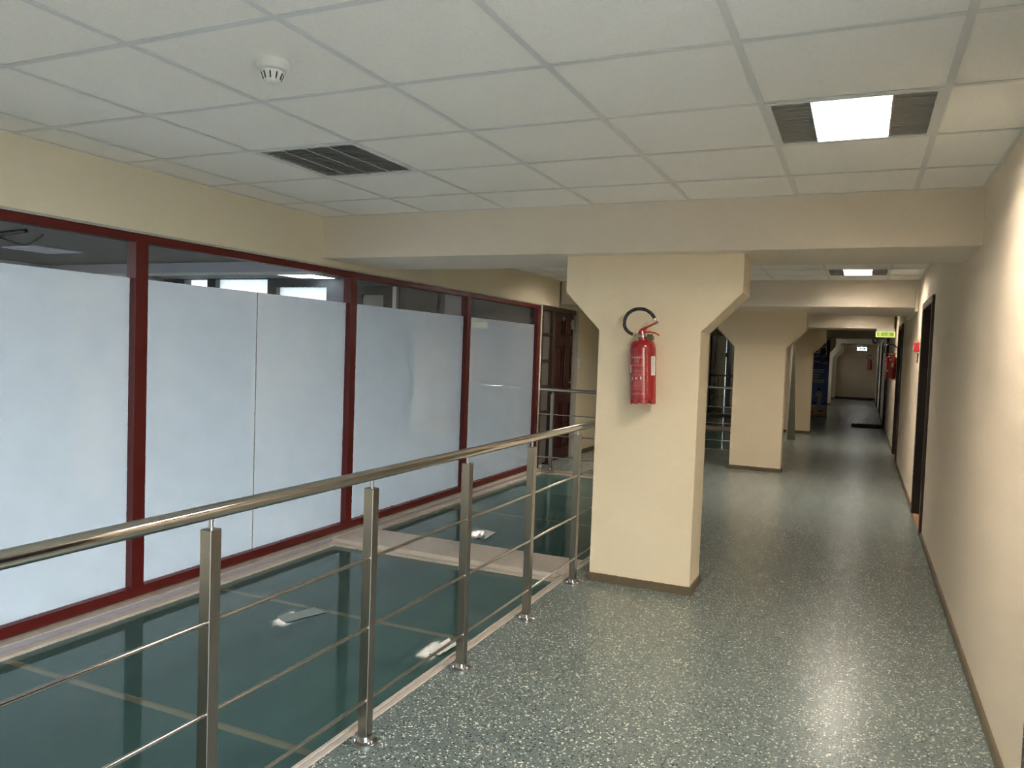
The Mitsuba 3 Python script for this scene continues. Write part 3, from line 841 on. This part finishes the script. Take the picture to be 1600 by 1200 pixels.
pr('figure_trousers', Polygon([(-1.035, 0.425), (-0.941, 0.430), (-0.945, 0.313), (-0.920, 0.194), (-0.976, 0.190), (-0.995, 0.29), (-1.005, 0.188), (-1.052, 0.195), (-1.060, 0.306)]), 'm_print_trousers', 3)
pr('wreck_print', Polygon([(-1.031, 0.146), (-0.994, 0.169), (-0.93, 0.148), (-0.89, 0.165), (-0.861, 0.137), (-0.92, 0.118), (-0.973, 0.115)]), 'm_print_rust', 2)
pr('wreck_print', Polygon([(-1.30, 0.100), (-1.095, 0.125), (-1.12, 0.095), (-1.30, 0.085)]), 'm_print_rust', 2)


# ------------------------------------------------------------------ scraps of tape on the glass floor
def tape(cx, cy, ang, L, W, mname, label, curl, seed):
    n, m = 22, 10
    U, V = np.meshgrid(np.linspace(-1, 1, n), np.linspace(-1, 1, m))
    r = meshkit.noise(np.stack([U * 4 + seed, V * 3, U * 0], -1), seed)
    ed = 1 + 0.12 * (meshkit.noise(np.stack([V * 5, U * 0 + seed, U * 0], -1), seed + 2) - .5)
    x, y = U * L / 2 * ed, V * W / 2 * (1 + 0.10 * (meshkit.noise(np.stack([U * 4, U * 0, V * 0 + seed], -1), seed + 5) - .5))
    z = 0.0012 + curl * (np.abs(V) ** 3) * 0.5 + 0.004 * curl / 0.02 * r
    c, s = math.cos(ang), math.sin(ang)
    P = np.stack([cx + c * x - s * y, cy + s * x + c * y, -0.045 + z], -1).reshape(-1, 3)
    f = []
    for j in range(m - 1):
        for i in range(n - 1):
            a = j * n + i
            f += [(a, a + 1, a + n + 1), (a, a + n + 1, a + n)]
    k = len(P)
    v = np.vstack([P, P - [0, 0, 0.0008]])
    f = f + [(a[0] + k, a[2] + k, a[1] + k) for a in f]
    t = thing('tape_scrap', label, 'tape')
    own(t, trimesh.Trimesh(v, f, process=False), mname, True)


tape(-1.858, 3.425, 1.50, 0.20, 0.085, 'm_white_tape', 'crumpled white tape scrap on the glass beside the fourth railing post from the left', 0.02, 3)
tape(-2.79, 3.455, 1.25, 0.25, 0.11, 'm_dull_tape', 'flat grey tape scrap in the middle of the near glass panes', 0.004, 5)

def scrap(pts, label, seed):
    g = trimesh.creation.extrude_polygon(Polygon(pts), 0.0012, engine='earcut').subdivide().subdivide()
    v = g.vertices.copy()
    v[:, 2] += -0.0435 + 0.010 * meshkit.noise(np.c_[v[:, :2] * 14, v[:, 0] * 0], seed)
    t = thing('tape_scrap', label, 'tape')
    own(t, trimesh.Trimesh(v, g.faces, process=False), 'm_white_tape', 30)


scrap([[-2.82, 5.832], [-2.759, 5.817], [-2.709, 5.823], [-2.691, 5.677], [-2.675, 5.537]], 'larger white torn scrap on the glass just past the beige cross beam', 4)
scrap([[-2.766, 5.553], [-2.797, 5.713], [-2.719, 5.558]], 'smallest white torn scrap, left of the larger scrap past the beige cross beam', 6)

# ------------------------------------------------------------------ wall switch by the dark door
t = thing('wall_switch', 'cream wall switch right of the dark panelled door', 'switch')
own(t, rbx(XL - 0.021, XL + 0.012, 10.47, 10.56, 1.24, 1.40, .004), 'm_white_plastic')

# ------------------------------------------------------------------ far left wall seen in the column gap
d = setting('door_8', 'dark door on the far left seen in the gap beside the extinguisher column')
add(d, 'leaf', rbx(XL - .02, XL + .01, 21.12, 22.0, 0.0, 2.06, .004), 'm_dark_frame')
for ya, yb in ((21.18, 21.50), (21.60, 21.94)):
    for za, zb in ((0.2, 0.85), (1.0, 1.9)):
        add(d, 'panel', rbx(XL + .0, XL + .018, ya, yb, za, zb, .006), 'm_dark_frame')
add(d, 'handle', rbx(XL + .01, XL + .05, 21.86, 21.96, 1.02, 1.05, .005), 'm_chrome')
t = thing('door_frame', 'dark glazed door frame with a bright slit seen in the column gap', 'door frame')
add(t, 'post', rbx(XL - .03, XL + .03, 23.80, 24.55, 0, 2.05, .004), 'm_dark_frame')
add(t, 'post', rbx(XL - .03, XL - .012, 23.60, 23.66, 0, 2.05, .004), 'm_dark_frame')
add(t, 'rail', rbx(XL - .03, XL - .010, 23.66, 23.80, 1.50, 1.62, .004), 'm_dark_frame')
add(t, 'bright_pane', bx(XL - .019, XL - .015, SLIT[0], SLIT[1], 0.02, 2.02), 'm_frosted')

# ------------------------------------------------------------------ the office behind the glazing
OX0, OX1, OY0, OY1 = -10.2, XL - 0.16, -4.0, 9.05
setting('floor_office', 'pale floor of the office behind the frosted glazing')
own('floor_office', bx(OX0, OX1 + .1, OY0, OY1, -0.2, 0), 'm_office_floor')
setting('ceiling_office', 'dark grey ceiling of the office seen through the clear strip of glass')
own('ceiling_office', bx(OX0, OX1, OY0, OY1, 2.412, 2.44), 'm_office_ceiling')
t = thing('office_beam', 'pale bulkhead beam under the office ceiling', 'beam')
add(t, 'face', bx(OX0, -4.9, 7.13, 7.40, 2.285, 2.412), 'm_office_paint')
add(t, 'edge', bx(OX0, -4.9, 7.12, 7.135, 2.275, 2.292), 'm_white_plastic')
setting('wall_office', 'outer wall of the office with a long band of windows')
own('wall_office', wall_x(OX0 - 0.2, OX0, OY0, OY1, ZTOP, [(-3.6, 3.4, 0.12, 2.34)]), 'm_office_paint')
setting('wall_office_back', 'rear wall of the office')
own('wall_office_back', bx(OX0, OX1, OY0 - .2, OY0, 0, ZTOP), 'm_office_paint')
w = setting('window_2', 'band of tall office windows letting in daylight')
for k in range(7):
    y = -3.6 + 7.0 * k / 6
    add(w, 'mullion', bx(OX0 - .12, OX0 - .05, y - .03, y + .03, 0.12, 2.34), 'm_office_dark')
setting('wall_office_end', 'dark blue-grey end wall of the office with glazed openings')
WIN = [(-9.76, -9.27, 0.9, 2.402), (-9.10, -8.09, 0.9, 2.402), (-7.92, -7.01, 0.9, 2.283)]
own('wall_office_end', wall_y(OY1, OY1 + .15, OX0, OX1, ZTOP, WIN), 'm_office_dark')
for k, (a, b, c, e) in enumerate(WIN):
    w = setting(f'window_{3 + k}', ['narrow bright pane at the left of the office end wall', 'wide bright pane in the office end wall', 'white bright pane in the office end wall nearest the door'][k])
    add(w, 'pane', trimesh.Trimesh([(a, OY1 + .08, c), (b, OY1 + .08, c), (b, OY1 + .08, e), (a, OY1 + .08, e)], [(0, 1, 2), (0, 2, 3)], process=False), 'm_clear_glass' if k == 0 else 'm_frosted')
    if k == 1:
        add(w, 'bar', bx(-9.27, -9.10, OY1 - .01, OY1 + .03, 0.9, 2.405), 'm_office_dark')
t = thing('office_door', 'dark framed grey office door behind the clear glass strip', 'door')
add(t, 'frame', wall_y(OY1 - .05, OY1, -6.47, -5.86, 2.29, [(-6.36, -6.01, -.01, 2.17)]), 'm_black')
add(t, 'leaf', bx(-6.36, -6.01, OY1 - .03, OY1 - .01, 0, 2.17), 'm_office_grey')
add(t, 'pale_strip', bx(-5.86, -5.80, OY1 - .06, OY1, 0, 2.285), 'm_white_plastic')
t = thing('office_partition', 'grey panelled partition beside the office door', 'partition')
add(t, 'panel', bx(-5.66, -5.16, OY1 - .05, OY1, 0, 2.41), 'm_office_ceiling')
add(t, 'panel', bx(-5.05, -4.80, OY1 - .05, OY1, 0, 2.41), 'm_office_grey')
add(t, 'panel', bx(-4.60, OX1, OY1 - .05, OY1, 0, 2.20), 'm_office_ceiling')
t = thing('office_lamp', 'bright rectangular office ceiling lamp seen through the glass strip', 'lamp')
add(t, 'frame', bx(-7.17, -6.80, 8.37, 9.0, 2.400, 2.412), 'm_white_metal')
add(t, 'glowing_panel', bx(-7.15, -6.82, 8.39, 8.98, 2.396, 2.401), 'm_white_plastic', emit=[3.0, 3.2, 3.3])
t = thing('office_light_tile', 'pale blue-white tile in the dark office ceiling', 'ceiling tile')
own(t, bx(-8.66, -8.06, 5.5, 6.05, 2.402, 2.412), 'm_print_pale')
t = thing('hanging_cable', 'thin black cable hanging from the office ceiling', 'cable')
own(t, tube(curve([(-7.95, 4.9, 2.42), (-7.734, 4.9, 2.400), (-7.636, 4.9, 2.375), (-7.521, 4.9, 2.345), (-7.332, 4.9, 2.325), (-7.221, 4.9, 2.355), (-7.10, 4.9, 2.414)], 40), 0.009, 8), 'm_black', True)
t = thing('ceiling_pipe', 'dark pipe under the office ceiling', 'pipe')
own(t, tube([(-8.6, 4.95, 2.37), (-7.6, 4.7, 2.385), (-6.9, 4.6, 2.395)], 0.02, 10), 'm_black', True)
